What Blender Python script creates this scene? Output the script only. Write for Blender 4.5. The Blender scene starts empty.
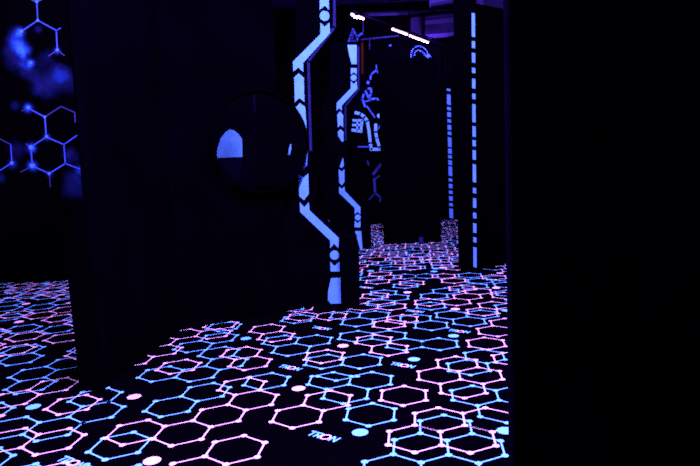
import bpy, bmesh, math, random
from mathutils import Vector, Matrix
from mathutils.geometry import tessellate_polygon
C = bpy.context.scene.collection
random.seed(11)

# ------------------------------------------------------------------ camera
F_PX, EYE = 606.65, Vector((0, 0, 1.5))
RGT = Vector((0.99912, -0.00489, -0.04162)); DWN = Vector((-0.04191, -0.11651, -0.99231)); FWD = Vector((0, 0.99318, -0.11661))
cam = bpy.data.cameras.new('camera'); cam.sensor_width = 36; cam.sensor_fit = 'HORIZONTAL'; cam.lens = F_PX*36/700
cam.clip_start = 0.05; cam.clip_end = 200
co = bpy.data.objects.new('camera', cam); C.objects.link(co); bpy.context.scene.camera = co
m = Matrix.Identity(4)
for i in range(3):
    m[i][0] = RGT[i]; m[i][1] = -DWN[i]; m[i][2] = -FWD[i]; m[i][3] = EYE[i]
co.matrix_world = m

def ray(px, py): return (RGT*((px-350)/F_PX) + DWN*((py-233)/F_PX) + FWD)
def at(px, py, Y):                       # the point at depth Y
    d = ray(px, py); return EYE + d*(Y/d.y)
def hit(px, py, P, n):                   # the point on a plane
    d = ray(px, py); return EYE + d*((P-EYE).dot(n)/d.dot(n))

# --------------------------------------------------------------- materials
def mat(name, col, rough=.7, spec=.0, noise=0.0, scale=4, emit=0):
    M = bpy.data.materials.new(name); M.use_nodes = True
    nt = M.node_tree; b = nt.nodes['Principled BSDF']
    b.inputs['Roughness'].default_value = rough; b.inputs['Specular IOR Level'].default_value = spec
    b.inputs['Base Color'].default_value = (*col, 1)
    if noise:
        tc = nt.nodes.new('ShaderNodeTexCoord'); n = nt.nodes.new('ShaderNodeTexNoise'); n.inputs['Scale'].default_value = scale
        n.inputs['Detail'].default_value = 4
        r = nt.nodes.new('ShaderNodeValToRGB')
        r.color_ramp.elements[0].position = .3; r.color_ramp.elements[1].position = .7
        r.color_ramp.elements[0].color = (*[c*(1-noise) for c in col], 1); r.color_ramp.elements[1].color = (*[c*(1+noise) for c in col], 1)
        nt.links.new(tc.outputs['Object'], n.inputs['Vector']); nt.links.new(n.outputs['Fac'], r.inputs['Fac'])
        nt.links.new(r.outputs['Color'], b.inputs['Base Color'])
    if emit:
        b.inputs['Emission Color'].default_value = (*col, 1); b.inputs['Emission Strength'].default_value = emit
    return M
BLACK = mat('black_paint', (.0003, .0001, .0015), noise=.35, scale=2)
BLACKER = mat('flat_black_paint', (.0002, .0001, .0010), noise=.3, scale=2)
NAVY = mat('dark_navy_paint', (.00024, .00007, .0012), noise=.3, scale=2)
CARPET = mat('black_carpet', (.0003, .0001, .0010), rough=1, noise=.5, scale=60)
BLUEINK = mat('fluorescent_blue_ink', (.085, .235, 1.0), rough=1, noise=.12, scale=9)
PINKINK = mat('fluorescent_pink_ink', (.50, .215, .68), rough=1, noise=.12, scale=9)
STRIPE = mat('fluorescent_blue_paint', (.07, .165, 1.0), rough=.8, noise=.12, scale=7)
DIMVIOLET = mat('dim_violet_edge', (.0014, .0005, .010), noise=.3, scale=5)  # faint lamplight on edges put into the colour; also on the rail
VIOLET = mat('violet_lit_edge', (.008, .006, .085), noise=.3, scale=5)  # violet light on the post edges, put into the colour
RUST = mat('dark_red_paint', (.02, .002, .003))
MURALINK = mat('mural_line_paint', (.03, .055, .62), noise=.35, scale=3)
MURALDIM = mat('mural_dim_line_paint', (.016, .014, .20), noise=.5, scale=3)
MURALHOT = mat('mural_node_paint', (.10, .23, 1.0))
STEEL = mat('grey_metal_violet', (.011, .004, .07), rough=.5, spec=.2, noise=.3, scale=1.5)
TUBE = mat('lit_tube_glass', (1.0, .62, 1.0), emit=.16)

# ----------------------------------------------------------------- helpers
def link(name, bm, ms, parent=None):
    bmesh.ops.recalc_face_normals(bm, faces=bm.faces[:])
    me = bpy.data.meshes.new(name); bm.to_mesh(me); bm.free()
    for mm in (ms if isinstance(ms, (list, tuple)) else [ms]): me.materials.append(mm)
    o = bpy.data.objects.new(name, me); C.objects.link(o)
    if parent is not None:
        o.parent = parent
        o.data.transform(Matrix.Translation(parent.location).inverted()) if parent.rotation_euler.z == 0 else None
    return o
def thing(name, label, cat, loc, group=None):
    o = bpy.data.objects.new(name, None); C.objects.link(o); o.location = loc; o.empty_display_size = .1
    o['label'] = label; o['category'] = cat
    if group: o['group'] = group
    return o
def tag(o, label, cat, group=None):
    o['label'] = label; o['category'] = cat
    if group: o['group'] = group
    return o
def struct(name, bm, ms):
    o = link(name, bm, ms); o['kind'] = 'structure'; return o
def prism(bm, pts, d, mi=0, holes=()):   # a flat outline pushed along d; holes are outlines inside it
    d = Vector(d); loops = [list(map(Vector, pts))] + [list(map(Vector, h)) for h in holes]
    nn = Vector((0, 0, 0)); L0 = loops[0]
    for i in range(len(L0)): nn += L0[i].cross(L0[(i+1) % len(L0)])
    nn.normalize(); ax = nn.orthogonal().normalized(); ay = nn.cross(ax)
    flat2 = [[Vector((p.dot(ax), p.dot(ay), 0)) for p in L] for L in loops]
    tris = tessellate_polygon(flat2); caps = []
    for off in (Vector((0, 0, 0)), d):
        vs_all = [[bm.verts.new(p+off) for p in L] for L in loops]; flat_vs = [v for L in vs_all for v in L]
        for tr in tris:
            try: bm.faces.new([flat_vs[k] for k in tr]).material_index = mi
            except ValueError: pass
        caps.append(vs_all)
    for A, B in zip(*caps):
        for i in range(len(A)):
            j = (i+1) % len(A); bm.faces.new((A[i], A[j], B[j], B[i])).material_index = mi
    return bm
def box(bm, lo, hi, mi=0):
    (a, b, c), (d, e, f) = lo, hi
    return prism(bm, [(a, b, c), (d, b, c), (d, e, c), (a, e, c)], (0, 0, f-c), mi)
def tube(bm, a, b, r, n=10, mi=0):
    a, b = Vector(a), Vector(b); z = (b-a).normalized(); x = z.orthogonal().normalized(); y = z.cross(x)
    return prism(bm, [a + (x*math.cos(2*math.pi*k/n) + y*math.sin(2*math.pi*k/n))*r for k in range(n)], b-a, mi)
def ribbon(bm, pts, w, n, lift, mi=0):   # painted line: a thin raised strip along pts on a plane of normal n
    n = Vector(n)
    for a, b in zip(pts, pts[1:]):
        t = (b-a).normalized(); s = n.cross(t).normalized()*w/2; e = t*w*.3
        prism(bm, [a-s-e, b-s+e, b+s+e, a+s-e], n*lift, mi)
def disc(bm, c, r, n, lift, k=12, mi=0):
    n = Vector(n).normalized(); x = n.orthogonal().normalized(); y = n.cross(x)
    prism(bm, [c + (x*math.cos(2*math.pi*i/k) + y*math.sin(2*math.pi*i/k))*r for i in range(k)], n*lift, mi)
def bevel(o, w=.008):
    b = o.modifiers.new('bevel', 'BEVEL'); b.width = w; b.segments = 2; b.limit_method = 'ANGLE'; b.angle_limit = 1.0

# ------------------------------------------------------------------- floor
SIDE, YAW = .16199, math.radians(-6.3427)
PINK = [(-12.83,18.94),(-14.56,18.94),(-10.17,19.70),(-8.43,19.68),(-7.56,21.16),(-6.69,22.65),(-7.56,24.15),(-6.15,18.48),(-7.02,16.98),(-4.57,21.11),(-3.69,22.61),(-13.99,22.15),(-16.09,24.19),(-16.96,22.69),(-21.6,29.4),(-11.35,26.63),(-13.23,29.08),(-14.10,27.58),(-14.10,30.58),(-13.23,32.08),(-11.50,32.08),(-11.68,33.94),(-8.88,28.60),(-8.02,27.10),(-7.76,31.41),(-8.62,32.91),(-7.07,35.63),(-5.32,35.65),(-1.71,33.63),(-1.02,34.69),(-2.39,30.54),(-1.53,29.03),(-4.61,28.00),(-0.71,23.11),(1.64,26.85),(0.77,25.34),(2.50,25.35),(1.64,23.84),(4.22,27.47),(0.60,20.91),(2.33,20.92),(1.46,19.41),(-0.27,19.40),(3.27,29.85),(3.98,32.01),(4.84,33.54),(4.62,37.69),(3.77,36.18),(2.36,38.78),(3.21,40.27),(4.07,41.77),(5.73,40.36),(0.64,38.79),(-3.00,40.95),(-1.76,37.85),(-3.48,37.85),(-0.50,45.07),(-3.11,45.96),(-3.10,48.96),(-2.23,47.47),(-0.65,51.49),(1.99,47.56),(2.64,45.66),(3.05,42.86),(5.77,46.70),(-24.91,36.90),(-23.06,36.02),(-24.05,38.39),(-28.03,43.70),(-27.00,37.21),(-22.65,31.92),(-20.09,31.58)]
BLUE = [(-13.46,19.94),(-15.19,19.94),(-12.60,21.44),(-13.46,22.94),(-17.2,21.3),(-18.07,25.74),(-17.21,24.24),(-17.20,27.23),(-20.21,27.89),(-21.08,29.39),(-6.64,24.72),(-9.80,22.00),(-8.93,23.50),(-11.80,25.67),(-10.07,25.67),(-10.25,18.69),(-11.37,33.55),(-10.91,31.26),(-11.78,29.76),(-10.06,28.67),(-9.20,27.17),(-6.44,29.11),(-5.56,30.61),(-7.31,30.62),(-7.29,35.07),(-2.72,35.73),(-4.45,35.73),(-3.58,34.23),(-0.24,34.79),(0.64,33.30),(-3.38,31.33),(-1.65,31.33),(-0.78,29.84),(0.95,29.83),(-4.46,27.27),(-2.74,27.26),(-3.61,25.76),(-3.88,24.79),(-2.15,24.79),(-3.02,23.29),(2.96,27.88),(2.09,26.38),(2.06,23.14),(3.79,23.14),(2.93,21.64),(0.78,20.27),(-0.08,18.77),(1.65,18.77),(-0.95,17.27),(0.79,17.27),(-1.89,21.32),(3.65,35.55),(1.89,35.50),(2.78,34.02),(1.03,40.61),(0.73,37.82),(-2.47,41.82),(-1.60,40.33),(-2.46,38.83),(-0.95,44.24),(-3.70,47.14),(-1.06,47.76),(0.66,47.75),(-2.34,51.41),(4.01,43.49),(1.89,42.08),(4.04,47.66),(6.02,46.28),(4.58,45.39),(6.32,43.77),(-26.47,39.31),(-25.62,40.81),(-28.27,42.68),(-29.80,40.44),(-28.93,38.94),(-26.97,36.45),(-21.56,33.51),(-23.98,33.61)]
DOTP = [(-8.65,17.65),(-11.79,22.95),(-5.07,23.85),(-3.89,29.64),(2.20,36.88),(-28.31,40.32),(-25.37,35.26),(-0.78,41.87),(5.43,42.82),(6.44,48.27)]
DOTB = [(-15.53,21.90),(-2.14,19.80),(-0.31,27.48),(-9.35,31.09),(1.74,31.20),(2.77,20.01),(-31.27,42.40),(-3.99,50.52),(1.30,49.62)]
TEXT = [(-3.34,19.45),(-5.93,26.39),(-0.80,26.65),(-5.50,32.93),(2.11,32.03),(-0.26,36.48),(-11.26,17.46),(-3.85,43.76)]
KNOWN = [[(-12.2,17.0),(-15.2,23.3),(-16,26),(-15.5,35),(-5.3,37.4),(-4.0,39.5),(-5.0,52.6),(5.5,49.0),(4.4,28.0),(3.2,17.0)],
         [(-13.6,17.0),(-12.2,17.0),(-14.4,23.3),(-25.7,41.4),(-31.4,41.8)]]
cy, sy = math.cos(YAW), math.sin(YAW)
def fl(x, y, z=0): return Vector(((x*cy - y*sy)*SIDE, (x*sy + y*cy)*SIDE, z))
def inside(x, y, poly):
    r = False
    for (a, b), (c, d) in zip(poly, poly[1:]+poly[:1]):
        if (b > y) != (d > y) and x < (c-a)*(y-b)/(d-b)+a: r = not r
    return r
S3 = math.sqrt(3)
NB = [(S3, 0), (-S3, 0), (S3/2, 1.5), (-S3/2, 1.5), (S3/2, -1.5), (-S3/2, -1.5)]
def fill(known, other, n_target):
    out = list(known); tries = 0; start = len(out)
    while len(out)-start < n_target and tries < 90000:
        tries += 1
        c = (random.uniform(-52, 40), random.uniform(4, 104))
        for _ in range(random.randint(2, 6)):
            w = fl(*c)
            ok = (-7.2 < w.x < 5.6) and (-.6 < w.y < 15.9) and not any(inside(c[0]+dx, c[1]+dy, P) for P in KNOWN for dx, dy in ((0, 0), (.5, 0), (-.5, 0), (0, .5), (0, -.5)))
            if ok:
                for q in out:
                    dx, dy = abs(q[0]-c[0]), abs(q[1]-c[1])
                    if dx < 2.3 and dy < 2.3:
                        d = math.hypot(dx, dy)
                        if d < 1.70 or (1.76 < d < 2.05): ok = False; break
            if not ok: break
            out.append(c); v = random.choice(NB); c = (c[0]+v[0], c[1]+v[1])
    return out
PINK_ALL = fill(PINK, None, 1150); BLUE_ALL = fill(BLUE, None, 1150)
fb = bmesh.new(); box(fb, (-7.5, -1, -.1), (6, 16.2, 0), 0)
def flat(pts, z, mi):
    fb.faces.new([fb.verts.new((p.x, p.y, z)) for p in pts]).material_index = mi
def flr(pts, z, mi):
    flat([fl(x, y) for x, y in pts], z, mi)
LW, NR = .032, .122
def hexes(L, z, mi):
    E, V = {}, {}
    for x, y in L:
        vs = [(x+math.cos(math.radians(30+60*k)), y+math.sin(math.radians(30+60*k))) for k in range(6)]
        for k in range(6):
            a, b = vs[k], vs[(k+1) % 6]
            V[(round(a[0]*2.5), round(a[1]*2.5))] = a
            E[(round((a[0]+b[0])*1.5), round((a[1]+b[1])*1.5))] = (a, b)
    for a, b in E.values():
        L_ = math.hypot(b[0]-a[0], b[1]-a[1]); s = (-(b[1]-a[1])/L_*LW, (b[0]-a[0])/L_*LW)
        flr([(a[0]+s[0], a[1]+s[1]), (a[0]-s[0], a[1]-s[1]), (b[0]-s[0], b[1]-s[1]), (b[0]+s[0], b[1]+s[1])], z, mi)
    for x, y in V.values():
        flr([(x+NR*math.cos(k*math.pi/4), y+NR*math.sin(k*math.pi/4)) for k in range(8)], z+.0003, mi)
hexes(BLUE_ALL, .0010, 1); hexes(PINK_ALL, .0018, 2)
def blob(x, y, r, z, mi, n=18): flr([(x+r*math.cos(2*math.pi*k/n), y+r*math.sin(2*math.pi*k/n)) for k in range(n)], z, mi)
def word(x, y):                          # TRON, set slanting on the carpet, its O in pink
    a = math.radians(-27); ca, sa = math.cos(a), math.sin(a)
    def g(u, v): u = (u-.72)*.9; v = (v-.2)*.9; u += v*.12; return (x+u*ca-v*sa, y+u*sa+v*ca)
    def stroke(p, q, w=.075, mi=1):
        L_ = math.hypot(q[0]-p[0], q[1]-p[1]); s = (-(q[1]-p[1])/L_*w/2, (q[0]-p[0])/L_*w/2)
        flr([g(p[0]+s[0], p[1]+s[1]), g(p[0]-s[0], p[1]-s[1]), g(q[0]-s[0], q[1]-s[1]), g(q[0]+s[0], q[1]+s[1])], .0024+random.random()*1e-4, mi)
    stroke((0, .38), (.34, .38)); stroke((.17, .40), (.17, 0))
    stroke((.37, .42), (.37, 0)); stroke((.37, .38), (.56, .38)); stroke((.56, .40), (.56, .18)); stroke((.37, .18), (.58, .18)); stroke((.44, .18), (.60, 0))
    cx, cyy = .79, .2
    for k in range(20):
        t, u = 2*math.pi*k/20, 2*math.pi*(k+1)/20
        flr([g(cx+R*r_*math.cos(w), cyy+R*1.0*math.sin(w)) for R, r_, w in ((.225, .98, t), (.225, .98, u), (.145, .98, u), (.145, .98, t))], .0026, 2)
    stroke((1.06, 0), (1.06, .42)); stroke((1.06, .40), (1.30, .02)); stroke((1.30, 0), (1.30, .42))
for x, y in TEXT: word(x, y)
for x, y in DOTP: blob(x, y, .285, .0022, 2)
for x, y in DOTB: blob(x, y, .285, .0022, 1)
for k in range(150):                     # the same spots elsewhere on the carpet
    x, y = random.uniform(-52, 40), random.uniform(4, 104)
    w = fl(x, y)
    if -7 < w.x < 5.4 and -.4 < w.y < 15.8 and not 15.5 < y < 18 and not any(inside(x, y, P) for P in KNOWN): blob(x, y, .285, .0022, random.choice((1, 2)))
fme = bpy.data.meshes.new('floor'); fb.to_mesh(fme); fb.free()
for mm in (CARPET, BLUEINK, PINKINK): fme.materials.append(mm)
fo = bpy.data.objects.new('floor', fme); C.objects.link(fo); fo['kind'] = 'structure'

# ------------------------------------------------------------- room shell
H = 5.5
for n, lo, hi in (('wall_left', (-7.6, -1, 0), (-7.5, 16.2, H)), ('wall_right', (6, -1, 0), (6.1, 16.2, H)),
                  ('wall_back', (-7.6, 16.2, 0), (6.1, 16.3, H)), ('wall_front', (-7.6, -1.1, 0), (6.1, -1, H))):
    b = bmesh.new(); box(b, lo, hi); struct(n, b, BLACK)
b = bmesh.new(); box(b, (-7.6, -1.1, H), (6.1, 16.3, H+.1)); struct('ceiling', b, mat('dark_ceiling', (.004, .0012, .028), noise=.5, scale=.8))

N0 = Vector((0, -1, 0))
def P(pts, Y): return [at(x, y, Y) for x, y in pts]
def ground(pts):                         # drop the points flagged by None to the floor
    out = []
    for p in pts: out.append(Vector((p.x, p.y, max(p.z, 0))))
    return out
def wall_box(bm, a, b, thick, z1, z0=0): # upright slab from a to b on the floor, thickness to the left of a->b
    a, b = Vector((*a, z0)), Vector((*b, z0)); t = (b-a).normalized(); n = Vector((-t.y, t.x, 0))*thick
    return prism(bm, [a, b, b+n, a+n], (0, 0, z1-z0))

# ------------------------------------------- near right partition (black)
e = at(512.5, 300, 2.2).x
b = bmesh.new(); box(b, (e, 2.2, 0), (e+3.2, 2.24, 3.4))
t = thing('partition_panel', 'large black partition filling the right side, nearest to the viewer', 'partition', (e+1.6, 2.23, 0))
bevel(link('board', b, BLACKER, t), .004)
b = bmesh.new(); box(b, (e-.012, 2.195, 0), (e-.001, 2.235, 3.4)); link('lit_edge', b, DIMVIOLET, t)  # lamplight on the board's side face, painted as a brighter strip

# ------------------------------------------- left zigzag partition + side
Y = 4.05
out = P([(66, -30), (66, 12), (74, 60), (83, 190), (68, 250)], Y)
pa = at(80, 394, 4.0); pb = at(107, 387, 4.12)
poly = [Vector((at(62, -30, Y).x, Y, 3.4)), Vector((at(66, 30, Y).x, Y, at(66, 30, Y).z)), Vector((at(74, 62, Y).x, Y, at(74, 62, Y).z)),
        Vector((at(82.5, 196, Y).x, Y, at(82.5, 196, Y).z)), Vector((at(64.5, 250, Y).x, Y, at(64.5, 250, Y).z)), Vector((at(80, 392, Y).x, Y, 0)), Vector((-1.745, Y, 0)), Vector((-1.745, Y, 3.4))]
b = bmesh.new(); prism(b, poly, (0, .12, 0))
t = thing('zigzag_partition', 'black zigzag-edged partition end standing in front of the blue mural at left', 'partition', (-1.85, Y, 0))
bevel(link('board', b, BLACK, t), .004)
b = bmesh.new(); prism(b, [(-1.75, Y+.125, 0), (-1.622, 5.55, 0), (-1.72, 5.56, 0), (-1.79, Y+.125, 0)], (0, 0, 3.4))
t2 = tag(link('side_partition', b, NAVY), 'dark navy partition running back from the zigzag partition end to the portal wall', 'partition')

# ------------------------------------------------ portal wall with hatch
a0, a1 = Vector((-1.63, 5.58, 0)), Vector((-.66, 6.10, 0))
td = (a1-a0).normalized(); nd = Vector((td.y, -td.x, 0))          # nd faces the viewer
def q(x, y, off=0): return hit(x, y, a0+nd*off, nd)
hole1 = [(216.6, 157), (217.6, 148), (220.5, 139), (225, 132.5), (230, 129), (235, 130.2), (239.5, 134), (243, 139), (243.3, 157), (242.5, 168), (238, 177), (232, 181), (225, 178), (219, 170)]
hole2 = [(288.3, 157), (288.6, 150), (290.2, 144.5), (292.2, 143), (292.3, 149), (290.4, 157)]
hc = q(260.5, 141.5, .05); HR = 50.5*5.95/606.65
b = bmesh.new()
ring = lambda c, r, n=48: [c + (td*math.cos(2*math.pi*k/n) + Vector((0, 0, 1))*math.sin(2*math.pi*k/n))*r for k in range(n)]
hcw = q(260.5, 141.5); s_end = (a1-hcw).dot(td)-.02
HOLE = [hcw + td*min(HR*.93*math.cos(2*math.pi*k/48), s_end) + Vector((0, 0, 1))*HR*.93*math.sin(2*math.pi*k/48) for k in range(48)]
top = Vector((0, 0, 3.4))
prism(b, [a0, a1, a1+top, a0+top], -nd*.08, holes=[HOLE])
tag(link('portal_wall', b, NAVY), 'dark wall panel with a round opening behind the black hatch, left of the blue striped post', 'partition')
t = thing('round_hatch', 'black round hatch with oval window mounted on the dark wall beside the striped post', 'hatch', (hc.x, hc.y, hc.z))
c0 = q(260.5, 141.5, .045); up = Vector((0, 0, 1)); a_s = math.pi/2
arcp = lambda u0, u1, n: [c0 + (td*math.cos(u0+(u1-u0)*k/n) + up*math.sin(u0+(u1-u0)*k/n))*HR for k in range(n+1)]
b = bmesh.new()                          # two half discs meeting under the centre plate, each with its own cut-out
prism(b, arcp(math.pi/2, 3*math.pi/2, 28), nd*.026, holes=[[q(x, y, .071) - nd*.026 for x, y in hole1]])
prism(b, arcp(-math.pi/2, math.pi/2, 28), nd*.026, holes=[[q(x, y, .071) - nd*.026 for x, y in hole2]])
bmesh.ops.remove_doubles(b, verts=b.verts[:], dist=1e-5)
link('disc', b, BLACK, t)
b = bmesh.new(); prism(b, ring(q(260.5, 141.5, .071), HR*1.0), nd*.03, holes=[ring(q(260.5, 141.5, .071), HR*.97)])
link('rim', b, BLACK, t)
b = bmesh.new(); prism(b, [q(252.8, 95, .072), q(254.8, 95, .072), q(255.2, 112, .072), q(253.4, 112, .072)], nd*.012); link('lit_panel_edge', b, DIMVIOLET, t)  # faint light along a panel edge, painted as a violet sliver
b = bmesh.new(); prism(b, [q(257, 104, .072), q(284, 106, .072), q(284, 186, .072), q(257, 188, .072)], nd*.02); bevel(link('centre_plate', b, NAVY, t), .006)
# the glowing board seen through the oval window
Yb = 7.3
z1 = at(230, 157.3, Yb).z; xl, xr = at(200, 157, Yb).x, at(252, 157, Yb).x; xs = at(299, 157, Yb).x
t = thing('lit_board', 'light blue glowing board over a dark base, seen through the oval hatch window', 'board', ((xl+xs)/2, Yb, 0))
b = bmesh.new(); box(b, (xl, Yb, z1), (xs, Yb+.05, 1.96)); link('upper_board', b, mat('light_blue_board', (.085, .20, 1.0), noise=.25, scale=5), t)
b = bmesh.new(); box(b, (xl, Yb-.05, 0), (xs, Yb+.05, z1-.002)); link('base', b, mat('indigo_base', (.002, .0008, .016)), t)

# ------------------------------------------------------- striped zigzag posts
def stripe_post(label, Y, outline, shapes, circles, lit_lines, r, thick=.1, rust=None, foot=None, tw=2.6):
    pts = []
    for x, y in outline:
        p = at(x, y, Y); pts.append(Vector((p.x, Y, p.z)))
    for i, (x, y) in enumerate(outline):
        if y > 240 and i in foot: pts[i].z = 0
    cx = sum(p.x for p in pts)/len(pts)
    t = thing('striped_post', label, 'post', (cx, Y, 0), 'zigzag posts with glowing blue stripes')
    b = bmesh.new(); prism(b, pts, (0, thick, 0)); link('board', b, BLACK, t)
    b = bmesh.new()
    b.free()
    for s in shapes:
        b = bmesh.new(); prism(b, [p+N0*.002 for p in P(s, Y)], N0*.004); link('stripe_mark', b, STRIPE, t)
    for x, y in circles:
        b = bmesh.new(); disc(b, at(x, y, Y)+N0*.002, r*Y/606.65, N0, .004, 20); link('stripe_dot', b, STRIPE, t)
    for s in lit_lines:
        b = bmesh.new(); ribbon(b, [p+N0*.002 for p in P(s, Y)], tw*Y/606.65, N0, .003); link('lit_edge_line', b, VIOLET, t)  # lit side face of the board, painted as a violet ribbon
    if rust:
        b = bmesh.new(); prism(b, [p+N0*.002 for p in P(rust, Y)], N0*.003); o = link('red_trim', b, RUST, t); o['label'] = 'dark red edge trim'
    return t
Yp = 6.24
s1 = [[(319.1, -40), (328.9, -40), (328.9, 9.8), (324.6, 5.7), (319.9, 9.8)],
      [(320.4, 22.7), (324.6, 27), (329.4, 22.7), (330.2, 33), (303.2, 63), (303.2, 72.1), (298.5, 67.5), (293.4, 71.6), (292.9, 61.8), (320.4, 34.3)],
      [(294.2, 77.3), (298.5, 73.4), (303.7, 77.3), (304.5, 102.2), (299.3, 97.9), (294.9, 102.2)],
      [(296, 106.9), (300.1, 103), (305.2, 107), (306.8, 130), (308, 150), (307.2, 165), (303.6, 169.5), (300.3, 166), (299, 130)],
      [(298.5, 173.6), (303.6, 177.6), (308.3, 173.6), (308.8, 193.7), (304.1, 200.1), (299.4, 196.3)],
      [(299.8, 202.2), (304.5, 207.3), (308.8, 202.2), (309.6, 210.4), (339.2, 238.3), (338.4, 248.1), (334.1, 243.5), (330.2, 248.1), (330.2, 240.4), (300.3, 212)],
      [(330.2, 261.5), (334.6, 266.1), (339.2, 261.5), (339.7, 271.3), (330.7, 271.3)],
      [(331, 278.2), (340.4, 277.7), (341, 303), (339, 304.5), (331.5, 304.5), (328, 300), (328.2, 291)]]
lit_line1 = [[(334.4, -25), (334.4, 27.5), (308.4, 61.5), (310.8, 150)]]
o1 = [(296, -30), (336, -30), (336, 28), (310.6, 61), (312.5, 150), (315, 210), (345, 238), (359, 250), (360, 306), (275, 306), (262, 250), (272, 174), (296, 164)]
stripe_post('tall striped post standing nearest, right of the round hatch, glowing blue chevrons', Yp, o1, s1, [(324.6, 16), (334.6, 255)], lit_line1, 4.7, .1, foot=(8, 9))
fx0, fx1, fx2 = at(318, 300, 6.1).x, at(341.5, 300, 6.1).x, at(359.6, 300, 6.1).x
p1 = [o for o in C.objects if o.name == 'striped_post'][0]
b = bmesh.new(); box(b, (fx1, 6.09, 0), (fx2, 6.236, .75)); link('foot_block', b, BLACK, p1)
b = bmesh.new(); box(b, (fx0, 6.09, 0), (fx1-.002, 6.236, .03)); link('foot_plate', b, BLACK, p1)
Yq = 10.3
s2 = [[(347.5, 45), (356.7, 45), (356.7, 64.2), (351.6, 64.2), (349, 54)],
      [(350.8, 68.2), (356.7, 68.2), (356.7, 74.7), (353.9, 72), (350.8, 74.7)],
      [(350.8, 81), (353.9, 84.2), (356.7, 81), (357.3, 88.8), (341.8, 105.6), (341.8, 110.7), (339.2, 108), (336.7, 110.7), (336.7, 103), (350.8, 88.3)],
      [(337.2, 115), (340, 111.3), (343.1, 115), (343.1, 127.5), (340.5, 125), (338, 127.5)],
      [(337.7, 131.9), (340.5, 129.3), (343.4, 131.9), (343.4, 142), (341.3, 141), (338.2, 135.8)],
      [(343.1, 157.6), (343.9, 165.4), (341.8, 168), (339.7, 166.7)],
      [(338.7, 169.2), (341.8, 171.8), (344.4, 169.2), (344.4, 182), (341.8, 185.2), (339.2, 182.6)],
      [(339.2, 186.5), (341.8, 189), (344.4, 186.5), (344.9, 191), (360.4, 207.3), (360.4, 214.3), (357.8, 211.7), (354.7, 214.3), (354.7, 207.9), (339.2, 193)],
      [(354.7, 220.7), (357.8, 223.3), (360.4, 220.7), (360.4, 227.2), (354.7, 227.2)],
      [(355.2, 231.1), (361.1, 231.1), (362.4, 248.6), (360.4, 249.9)]]
lit_line2 = [[(358.4, 47), (358.6, 89.5), (345.4, 106), (345.6, 140)]]
o2 = [(330, 42), (364.5, 42), (364.5, 80), (359.3, 90), (347.5, 106), (347.5, 190), (364, 208), (371, 222), (371.5, 252), (330, 252), (330, 215), (322, 190), (322, 105), (330, 88)]
stripe_post('slim striped post farther back, standing left of the glowing screen mural', Yq, o2, s2, [(353.7, 77.8), (357.8, 217.4)], lit_line2, 2.9, .1, tw=1.6,
            rust=[(361.3, 43), (363.3, 43), (363.3, 74), (361.3, 74)], foot=(8, 9))

# ------------------------------------------------ right pillar + dashed stripe
def dashes(t, Y, rows, x0, x1, w, yr):
    for ya, yb in rows:
        b = bmesh.new()
        xa = x0 + (x1-x0)*(ya-yr[0])/(yr[1]-yr[0]); xb = x0 + (x1-x0)*(yb-yr[0])/(yr[1]-yr[0])
        prism(b, [p+N0*.002 for p in P([(xa-w, ya), (xa+w, ya+.6), (xb+w, yb), (xb-w, yb-.6)], Y)], N0*.004)
        link('stripe_dash', b, STRIPE, t)
Yr = 7.9
xa, xb = at(459.5, 150, Yr).x, at(478.5, 150, Yr).x
t = thing('dashed_pillar', 'black pillar with a dashed blue stripe, standing in front of the right-hand partition', 'pillar', ((xa+xb)/2, Yr, 0))
b = bmesh.new(); box(b, (xa, Yr, 0), (xb, Yr+.25, 4.4)); bevel(link('shaft', b, BLACKER, t), .006)
dashes(t, Yr, [(12.9, 37.3), (41, 48.4), (52.8, 63), (67.5, 73.4), (78.5, 88.8), (93.3, 99.5), (104, 122.5), (126, 137), (140, 146.5), (150, 160), (164, 182.5), (187.5, 193.5), (198, 208), (212.5, 218.5), (223, 233), (237, 242.6), (247, 267.5)], 473.2, 475, 1.55, (12, 268))
b = bmesh.new(); wall_box(b, (xb+.005, Yr+.05), (2.75, 8.75), .1, 3.42)
tag(link('angled_partition', b, BLACK), 'dark partition right of the dashed pillar, running away behind the nearest black partition', 'partition')
b = bmesh.new()

Yf = 14.6
xa, xb = at(441, 200, Yf).x, at(480, 200, Yf).x
t = thing('dashed_panel', 'farthest panel carrying a thin dashed blue stripe, left of the black pillar', 'panel', ((xa+xb)/2, Yf, 0))
b = bmesh.new(); box(b, (xa, Yf, 0), (xb, Yf+.12, 3.45)); link('board', b, BLACK, t)
dashes(t, Yf, [(88.5, 91.2), (94.3, 105), (106.8, 110.4), (112, 117.2), (119, 122.8), (124.8, 130.2), (131.4, 135.2), (137, 147.3), (148.4, 154), (155, 158.7), (160, 165.2), (166.2, 176.2), (178.2, 181.7), (183.7, 188.5), (190.4, 194), (196, 201), (202.9, 206.4), (208.3, 218.4)], 448.6, 451.3, 1.8, (90, 218))

# ------------------------------------------------ centre partition
Yc = 10.8
xa, xb = at(384.3, 230, Yc).x, at(441, 230, Yc).x
b = bmesh.new(); box(b, (xa, Yc, 0), (xb, Yc+.3, at(412, 58, Yc).z)); o = link('partition_block', b, NAVY); bevel(o, .01)
tag(o, 'wide dark freestanding partition in the middle of the far carpet', 'partition')
p = at(421, 241, Yc-.08)
b = bmesh.new(); box(b, (p.x-.035, Yc-.12, 0), (p.x+.035, Yc-.05, at(421, 237.5, Yc-.1).z)); tag(link('floor_block', b, VIOLET), 'tiny violet block on the carpet against the foot of the middle partition', 'block')

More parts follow.
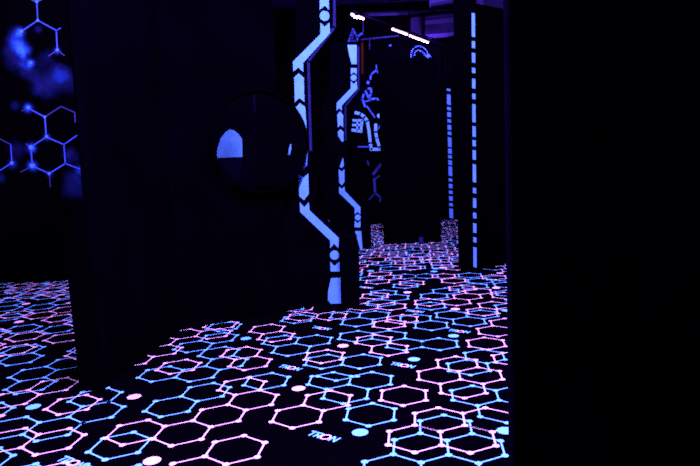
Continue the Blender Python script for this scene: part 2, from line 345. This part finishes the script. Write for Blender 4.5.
# ------------------------------------------------ far screen mural panel
Ym = 14.35
x0, x1 = at(340, 150, Ym).x, at(396, 150, Ym).x
t = thing('screen_mural', 'far panel painted with glowing blue screen outlines, left of the middle partition', 'mural', ((x0+x1)/2, Ym, 0))
b = bmesh.new(); box(b, (x0, Ym, 0), (x1, Ym+.12, 4.0)); link('board', b, BLACK, t)
k = Ym/606.65
def strokes(L, mt, nm):
    for w, pts in L:
        b = bmesh.new()
        if len(pts) == 1: disc(b, at(*pts[0], Ym)+N0*.003, w*k, N0, .004)
        else: ribbon(b, [p+N0*.003 for p in P(pts, Ym)], w*k, N0, .003)
        link(nm if len(pts) > 1 else 'mural_node', b, mt, t)
strokes([(2.9, [(355.5, 112.6), (360.3, 114), (364.6, 117), (367.3, 121), (369, 131), (370.3, 143), (371.2, 149.3), (380, 149.3), (379.4, 147), (376.6, 138), (375.7, 132), (375.7, 124.5)]),
         (2.2, [(353.2, 120.4), (362, 120.4)]), (2.2, [(352.8, 125), (361, 125)]), (2.8, [(352.5, 130), (361.5, 131.4)]), (2.4, [(362, 120.6), (360.8, 132)]), (1.6, [(357.5, 120), (357, 131)]),
         (2.2, [(379.2, 115.8)])], MURALHOT, 'screen_outline')
strokes([(1.6, [(378.2, 72.9), (376.5, 70), (370.9, 74.8), (370.4, 79.2)]), (1.0, [(376.2, 65.1), (376.5, 70)]), (1.6, [(368, 82.5)]), (2, [(368.3, 88.6), (371, 88.8), (371, 93.8), (369, 97)]),
         (2, [(365.6, 91.2), (369, 98.5), (371, 100)]), (2, [(363.5, 94.6), (362.5, 99), (365, 106.5)]), (2, [(370, 99.2), (376, 98.6), (379.8, 100)]), (1.4, [(367, 106.3), (374.8, 117.4)]),
         (1.2, [(365.6, 101.5), (371, 100)]), (1, [(380, 118.4), (380.6, 124), (378.2, 129)]), (1.2, [(358, 146.8), (370, 146.8)])], MURALINK, 'mural_line')
strokes([(2.6, [(380.6, 164.5), (373.4, 174)]), (1.6, [(379.4, 175.8), (375.3, 178.8)]), (2.4, [(374.3, 178.8), (375, 191.6)]), (1.2, [(375.3, 193), (369.3, 199.4)]), (1.6, [(375.3, 193), (380.6, 197.6), (380.2, 201.5)]), (1.4, [(367.4, 161), (368.6, 165)])], MURALDIM, 'dim_mural_line')

# ------------------------------------------------ upper mural on the back wall (own panel)
Yw = 16.05
t = thing('high_mural', 'tall back panel painted with blue arch and hexagon lines, showing above the middle partition', 'mural', (at(390, 50, Yw).x, Yw, 0))
pl = P([(344, 19), (440, 19), (440, 90), (344, 90)], Yw)
b = bmesh.new(); box(b, (pl[0].x, Yw, 0), (pl[1].x, Yw+.1, 5.45)); link('board', b, BLACK, t)
kw = Yw/606.65
def wstrokes(L, mt, nm):
    for w, pts in L:
        b = bmesh.new()
        if len(pts) == 1: disc(b, at(*pts[0], Yw)+N0*.003, w*kw, N0, .004)
        else: ribbon(b, [p+N0*.003 for p in P(pts, Yw)], w*kw, N0, .003)
        link(nm if len(pts) > 1 else 'mural_node', b, mt, t)
wstrokes([(1.8, [(352.8, 29), (355.5, 34.5), (357.5, 37), (362, 33.3)]), (2, [(357.5, 37), (357.4, 40)]), (1.2, [(353, 29), (350, 37), (348.6, 42)]),
          (1.6, [(366, 54.8), (368.5, 52.7)]), (1.5, [(390.4, 51.5), (390.6, 56.5), (387.6, 59.8)]), (1.2, [(390.6, 56.5), (392.2, 59)]), (1.1, [(390.2, 45.5)]),
          (1.2, [(411, 57.5), (411.3, 53.5), (412.4, 49.8), (414.4, 47.5), (417, 46.4), (419.5, 46.2), (422, 47), (424.5, 48.6), (426.6, 50.8), (428.4, 53.6), (430, 57)]), (.9, [(414, 55.5), (415, 52), (418, 50), (422, 51.4), (426, 56)]), (2.2, [(428, 56.2)])], MURALINK, 'mural_line')
wstrokes([(2.4, [(352.6, 31), (352.4, 38)]), (2, [(350, 40.5), (357, 41)]), (1, [(369.6, 38), (369.6, 49)]), (1.4, [(361.5, 39.6), (398, 35.8)]), (1, [(363.2, 20), (363.2, 32.5)])], MURALDIM, 'dim_mural_line')

# ------------------------------------------------ left hexagon mural
Yl = 8.45
def glow_mat(spots):
    M = bpy.data.materials.new('airbrushed_mural_paint'); M.use_nodes = True; nt = M.node_tree; N = nt.nodes; L = nt.links
    bs = N['Principled BSDF']; bs.inputs['Roughness'].default_value = .9; bs.inputs['Specular IOR Level'].default_value = 0
    tc = N.new('ShaderNodeTexCoord'); nz = N.new('ShaderNodeTexNoise'); nz.inputs['Scale'].default_value = 4.5; nz.inputs['Detail'].default_value = 3
    L.new(tc.outputs['Object'], nz.inputs['Vector'])
    n3 = N.new('ShaderNodeTexNoise'); n3.inputs['Scale'].default_value = 3.2; n3.inputs['Detail'].default_value = 4; L.new(tc.outputs['Object'], n3.inputs['Vector'])
    sb = N.new('ShaderNodeVectorMath'); sb.operation = 'SUBTRACT'; sb.inputs[1].default_value = (.5, .5, .5); L.new(n3.outputs['Color'], sb.inputs[0])
    sc = N.new('ShaderNodeVectorMath'); sc.operation = 'SCALE'; sc.inputs['Scale'].default_value = .32; L.new(sb.outputs[0], sc.inputs[0])
    wp = N.new('ShaderNodeVectorMath'); wp.operation = 'ADD'; L.new(tc.outputs['Object'], wp.inputs[0]); L.new(sc.outputs[0], wp.inputs[1])
    acc = None
    for (c, r, s) in spots:
        d = N.new('ShaderNodeVectorMath'); d.operation = 'DISTANCE'; d.inputs[1].default_value = c; L.new((wp if r > .13 else tc).outputs[0 if r > .13 else 'Object'], d.inputs[0])
        mr = N.new('ShaderNodeMapRange'); mr.interpolation_type = 'SMOOTHERSTEP'
        mr.inputs['From Min'].default_value = 0; mr.inputs['From Max'].default_value = r; mr.inputs['To Min'].default_value = s; mr.inputs['To Max'].default_value = 0
        L.new(d.outputs['Value'], mr.inputs['Value'])
        if acc is None: acc = mr.outputs['Result']
        else:
            a = N.new('ShaderNodeMath'); a.operation = 'ADD'; L.new(acc, a.inputs[0]); L.new(mr.outputs['Result'], a.inputs[1]); acc = a.outputs[0]
    n2 = N.new('ShaderNodeMapRange'); n2.inputs['From Min'].default_value = .32; n2.inputs['From Max'].default_value = .62; n2.inputs['To Min'].default_value = .5; n2.inputs['To Max'].default_value = 1.1
    L.new(nz.outputs['Fac'], n2.inputs['Value'])
    mu = N.new('ShaderNodeMath'); mu.operation = 'MULTIPLY'; L.new(acc, mu.inputs[0]); L.new(n2.outputs['Result'], mu.inputs[1])
    rp = N.new('ShaderNodeValToRGB'); e = rp.color_ramp.elements
    e[0].position = 0; e[0].color = (.0003, .0001, .0012, 1); e[1].position = 1; e[1].color = (.03, .10, .9, 1)
    x = e.new(.35); x.color = (.004, .004, .075, 1); x = e.new(.65); x.color = (.006, .02, .33, 1)
    L.new(mu.outputs[0], rp.inputs['Fac']); L.new(rp.outputs['Color'], bs.inputs['Base Color'])
    return M
pc = at(40, 160, Yl); org = Vector((pc.x, Yl, 0)); kl = Yl/606.65
t = thing('hexagon_mural', 'far left wall panel painted with glowing blue hexagons and clouds', 'mural', org)
def loc(x, y): p = at(x, y, Yl)-org; return (p.x, 0, p.z)
spots = [(loc(*s[:2]), s[2]*kl, s[3]) for s in [(17, 42, 15, .62), (24, 50, 12, .55), (29, 50, 6, .55), (31, 63, 7, .8), (24, 66, 14, .5), (14, 56, 17, .4), (18, 34, 11, .35), (35, 74, 12, .3), (21, 32, 8, .6), (46, 86, 18, .42), (58, 75, 12, .40), (68, 82, 18, .3), (44, 62, 14, .22),
    (28, 108, 8, .9), (15, 106, 7, .3), (47, 137, 6, .7), (31, 148, 9, .95), (32.5, 166, 9, .95), (12, 164, 8, .7), (18, 150, 14, .33), (49.5, 174, 6, .6), (72, 156, 12, .4), (76, 184, 22, .42), (0, 178, 8, .4), (57, 51, 6, .6), (38, 29, 6, .3), (79, 169, 8, .4)]]
b = bmesh.new(); xl = at(-45, 160, Yl).x; xr = at(140, 160, Yl).x; box(b, (xl, Yl, 0), (xr, Yl+.1, 3.9)); link('board', b, glow_mat(spots), t)
def lstrokes(L, mt, nm):
    for w, pts in L:
        b = bmesh.new()
        if len(pts) == 1: disc(b, at(*pts[0], Yl)+N0*.003, w*kl, N0, .004)
        else: ribbon(b, [p+N0*.003 for p in P(pts, Yl)], w*.82*kl, N0, .003)
        link(nm if len(pts) > 1 else 'mural_node', b, mt, t)
lstrokes([(1.5, [(37.2, -12), (37, 2), (38, 20.5), (21.5, 31.5)]), (1.4, [(38, 20.5), (56.5, 30.5), (57.5, 50)]), (1, [(56.5, 30.5), (61, 28)]), (1, [(32, 0), (37, 2), (42, -.5)]),
          (1.5, [(28, 108), (45, 117), (46.5, 137), (31, 147), (32.5, 166), (49.5, 173.5), (65.5, 163.5), (64, 144.5), (46.5, 137)]), (1.2, [(64, 144.5), (77, 135.5)]), (1.2, [(65.5, 163.5), (80, 169)]),
          (1.2, [(11, 144.5), (12, 163), (-4, 173)])], mat('mural_hexagon_paint', (.035, .05, .7), noise=.3, scale=4), 'hexagon_line')
lstrokes([(1.1, [(57.5, 50), (49, 56)]), (1.1, [(57.5, 50), (64.5, 55.5)]), (1.2, [(45, 117), (61, 106.5), (75, 112.5), (75.3, 122)]), (1, [(-4, 137), (11, 144.5)]), (1, [(32.5, 166), (21, 172)]), (1, [(49.5, 173.5), (50.5, 187)]), (1, [(22, 111), (28, 108)]), (1, [(26, 144), (31, 147)])], mat('mural_faint_hexagon_paint', (.03, .022, .27), noise=.3, scale=4), 'faint_hexagon_line')
lstrokes([(1.5, [(37, 1.5)]), (1.3, [(38, 20.5)]), (1.7, [(21.5, 31.5)]), (1.5, [(57.5, 50)]), (1.4, [(46.8, 136.6)]), (2.2, [(31, 147.3)]), (2.2, [(32.5, 166)]), (1.7, [(12, 163)]), (1.6, [(28.5, 107.8)]), (1.5, [(49.3, 173.6)]), (1.4, [(45, 117)]), (1.2, [(31, 63)])], mat('mural_bright_node_paint', (.05, .13, 1.0)), 'node')

# ------------------------------------------------ ceiling: rail, tubes, duct, beams
ZL = 4.3
def onz(x, y, z): d = ray(x, y); return EYE + d*((z-EYE.z)/d.z)
ra, rb = onz(351, 14, ZL), onz(452, 50.5, ZL)
ra = Vector((ra.x, ra.y, ZL)); rb = Vector((rb.x, rb.y, ZL))
t = thing('tube_lamp_rail', 'slanting ceiling rail with lit pink-white tube lamps above the middle partition', 'lamp', (ra+rb)/2)
b = bmesh.new(); tube(b, ra+Vector((0, 0, .075)), rb+Vector((0, 0, .075)), .022); link('bar', b, DIMVIOLET, t)
b = bmesh.new(); box(b, (rb.x-.09, rb.y-.09, ZL-.04), (rb.x+.09, rb.y+.09, ZL+.1)); link('end_cap', b, mat('violet_cap', (.05, .02, .2)), t)
for f in (.1, .5, .9):
    p = ra.lerp(rb, f); b = bmesh.new(); tube(b, p+Vector((0, 0, .09)), Vector((p.x, p.y, H)), .012, 8); link('rod', b, DIMVIOLET, t)
px = [((351.6, 14.2), (353.4, 14.9)), ((354, 16.3), (357, 17.3)), ((358.3, 16.6), (363.4, 18.6)), ((392.5, 29), (407, 34)), ((410, 35.6), (428, 42.2))]
for a, c in px:
    A, B = onz(*a, ZL), onz(*c, ZL)
    b = bmesh.new(); tube(b, A, B, .027); o = link('tube', b, TUBE, t); o['label'] = 'lit pink-white tube'
    up = Vector((0, 0, .046)); b = bmesh.new(); tube(b, A+up, B+up, .014); h = link('holder', b, DIMVIOLET, t); h.parent = o
Yd = 14.9
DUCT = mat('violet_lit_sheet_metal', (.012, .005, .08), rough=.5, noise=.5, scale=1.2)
b = bmesh.new()
prism(b, [at(x, y, Yd) for x, y in [(411, 17), (462, 12), (462, 26), (457.5, 31), (450, 33), (425, 35), (414, 35), (411, 30)]], (0, .5, 0))
o = link('ceiling_duct', b, DUCT); bevel(o, .02); tag(o, 'violet-lit rounded ceiling duct left of the black pillar top', 'duct')
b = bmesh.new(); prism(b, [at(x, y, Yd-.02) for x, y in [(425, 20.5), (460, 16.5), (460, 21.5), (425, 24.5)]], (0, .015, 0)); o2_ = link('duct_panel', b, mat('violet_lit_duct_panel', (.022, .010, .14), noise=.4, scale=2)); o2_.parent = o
Ye = 10.2
b = bmesh.new(); prism(b, [at(x, y, Ye) for x, y in [(483, -8), (530, -8), (530, 17), (500, 18.2), (494, 16), (483, 13.4)]], (0, .5, 0)); o = link('ceiling_bulkhead', b, DUCT); tag(o, 'violet-lit ceiling bulkhead right of the black pillar top', 'bulkhead')
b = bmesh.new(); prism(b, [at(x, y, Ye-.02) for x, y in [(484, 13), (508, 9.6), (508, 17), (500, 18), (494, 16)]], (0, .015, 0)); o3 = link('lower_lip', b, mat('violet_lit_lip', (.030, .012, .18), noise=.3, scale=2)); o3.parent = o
pa, pb2 = at(356, 14.5, 15.4), at(475, 10.5, 15.4)
b = bmesh.new(); tube(b, pa, pb2, .05, 8); tag(link('ceiling_beam', b, DUCT), 'long thin horizontal violet-lit ceiling beam behind the tube lamps', 'beam')
b = bmesh.new(); tube(b, at(430, 4, 10.5), at(470, -2, 10.5), .06, 8); tag(link('ceiling_pipe', b, DUCT), 'thin violet-lit ceiling pipe at the top edge, left of the pillar top', 'pipe')

# ------------------------------------------------ black-light lamps of the arena, plus added lights
def lamp(name, x, y, z, watts, sx=.25, sy=1.2, col=(.80, .70, 1.0), tilt=(0, 0, 0)):
    L = bpy.data.lights.new(name, 'AREA'); L.shape = 'RECTANGLE'; L.size = sx; L.size_y = sy; L.energy = watts; L.color = col
    o = bpy.data.objects.new(name, L); C.objects.link(o); o.location = (x, y, z); o.rotation_euler = tilt
lamp('unseen_ceiling_light', -.1, 2.2, 4.9, 105)
lamp('unseen_ceiling_light', .4, 3.9, 4.9, 78)
lamp('unseen_ceiling_light', 1.1, 7.2, 4.9, 27)
lamp('unseen_ceiling_light', .5, 9.6, 4.9, 38)
lamp('unseen_ceiling_light', -3.9, 6.4, 4.9, 36)
lamp('unseen_ceiling_light', .4, -.6, 4.9, 20)  # added behind the camera to brighten the panel fronts
lamp('unseen_ceiling_light', -1.0, 6.7, 4.6, 24, .2, .3)  # unseen light added behind the portal wall for the blue board
for f, e_ in ((.08, 42), (.5, 14), (.68, 34)):        # light of the rail's tubes
    p = ra.lerp(rb, f); L = bpy.data.lights.new('rail_tube_light', 'POINT'); L.energy = e_; L.color = (.80, .62, 1.0); L.shadow_soft_size = .05
    o = bpy.data.objects.new('rail_tube_light', L); C.objects.link(o); o.location = (p.x, p.y, ZL-.55)

w = bpy.data.worlds.new('world'); bpy.context.scene.world = w; w.use_nodes = True
w.node_tree.nodes['Background'].inputs['Color'].default_value = (0, 0, 0, 1)
s = bpy.context.scene
s.view_settings.view_transform = 'Standard'; s.view_settings.look = 'None'; s.view_settings.exposure = 3.0; s.view_settings.gamma = 1
s.view_settings.use_curve_mapping = False
s.cycles.filter_width = 1.7; s.cycles.max_bounces = 4; s.cycles.use_denoising = False
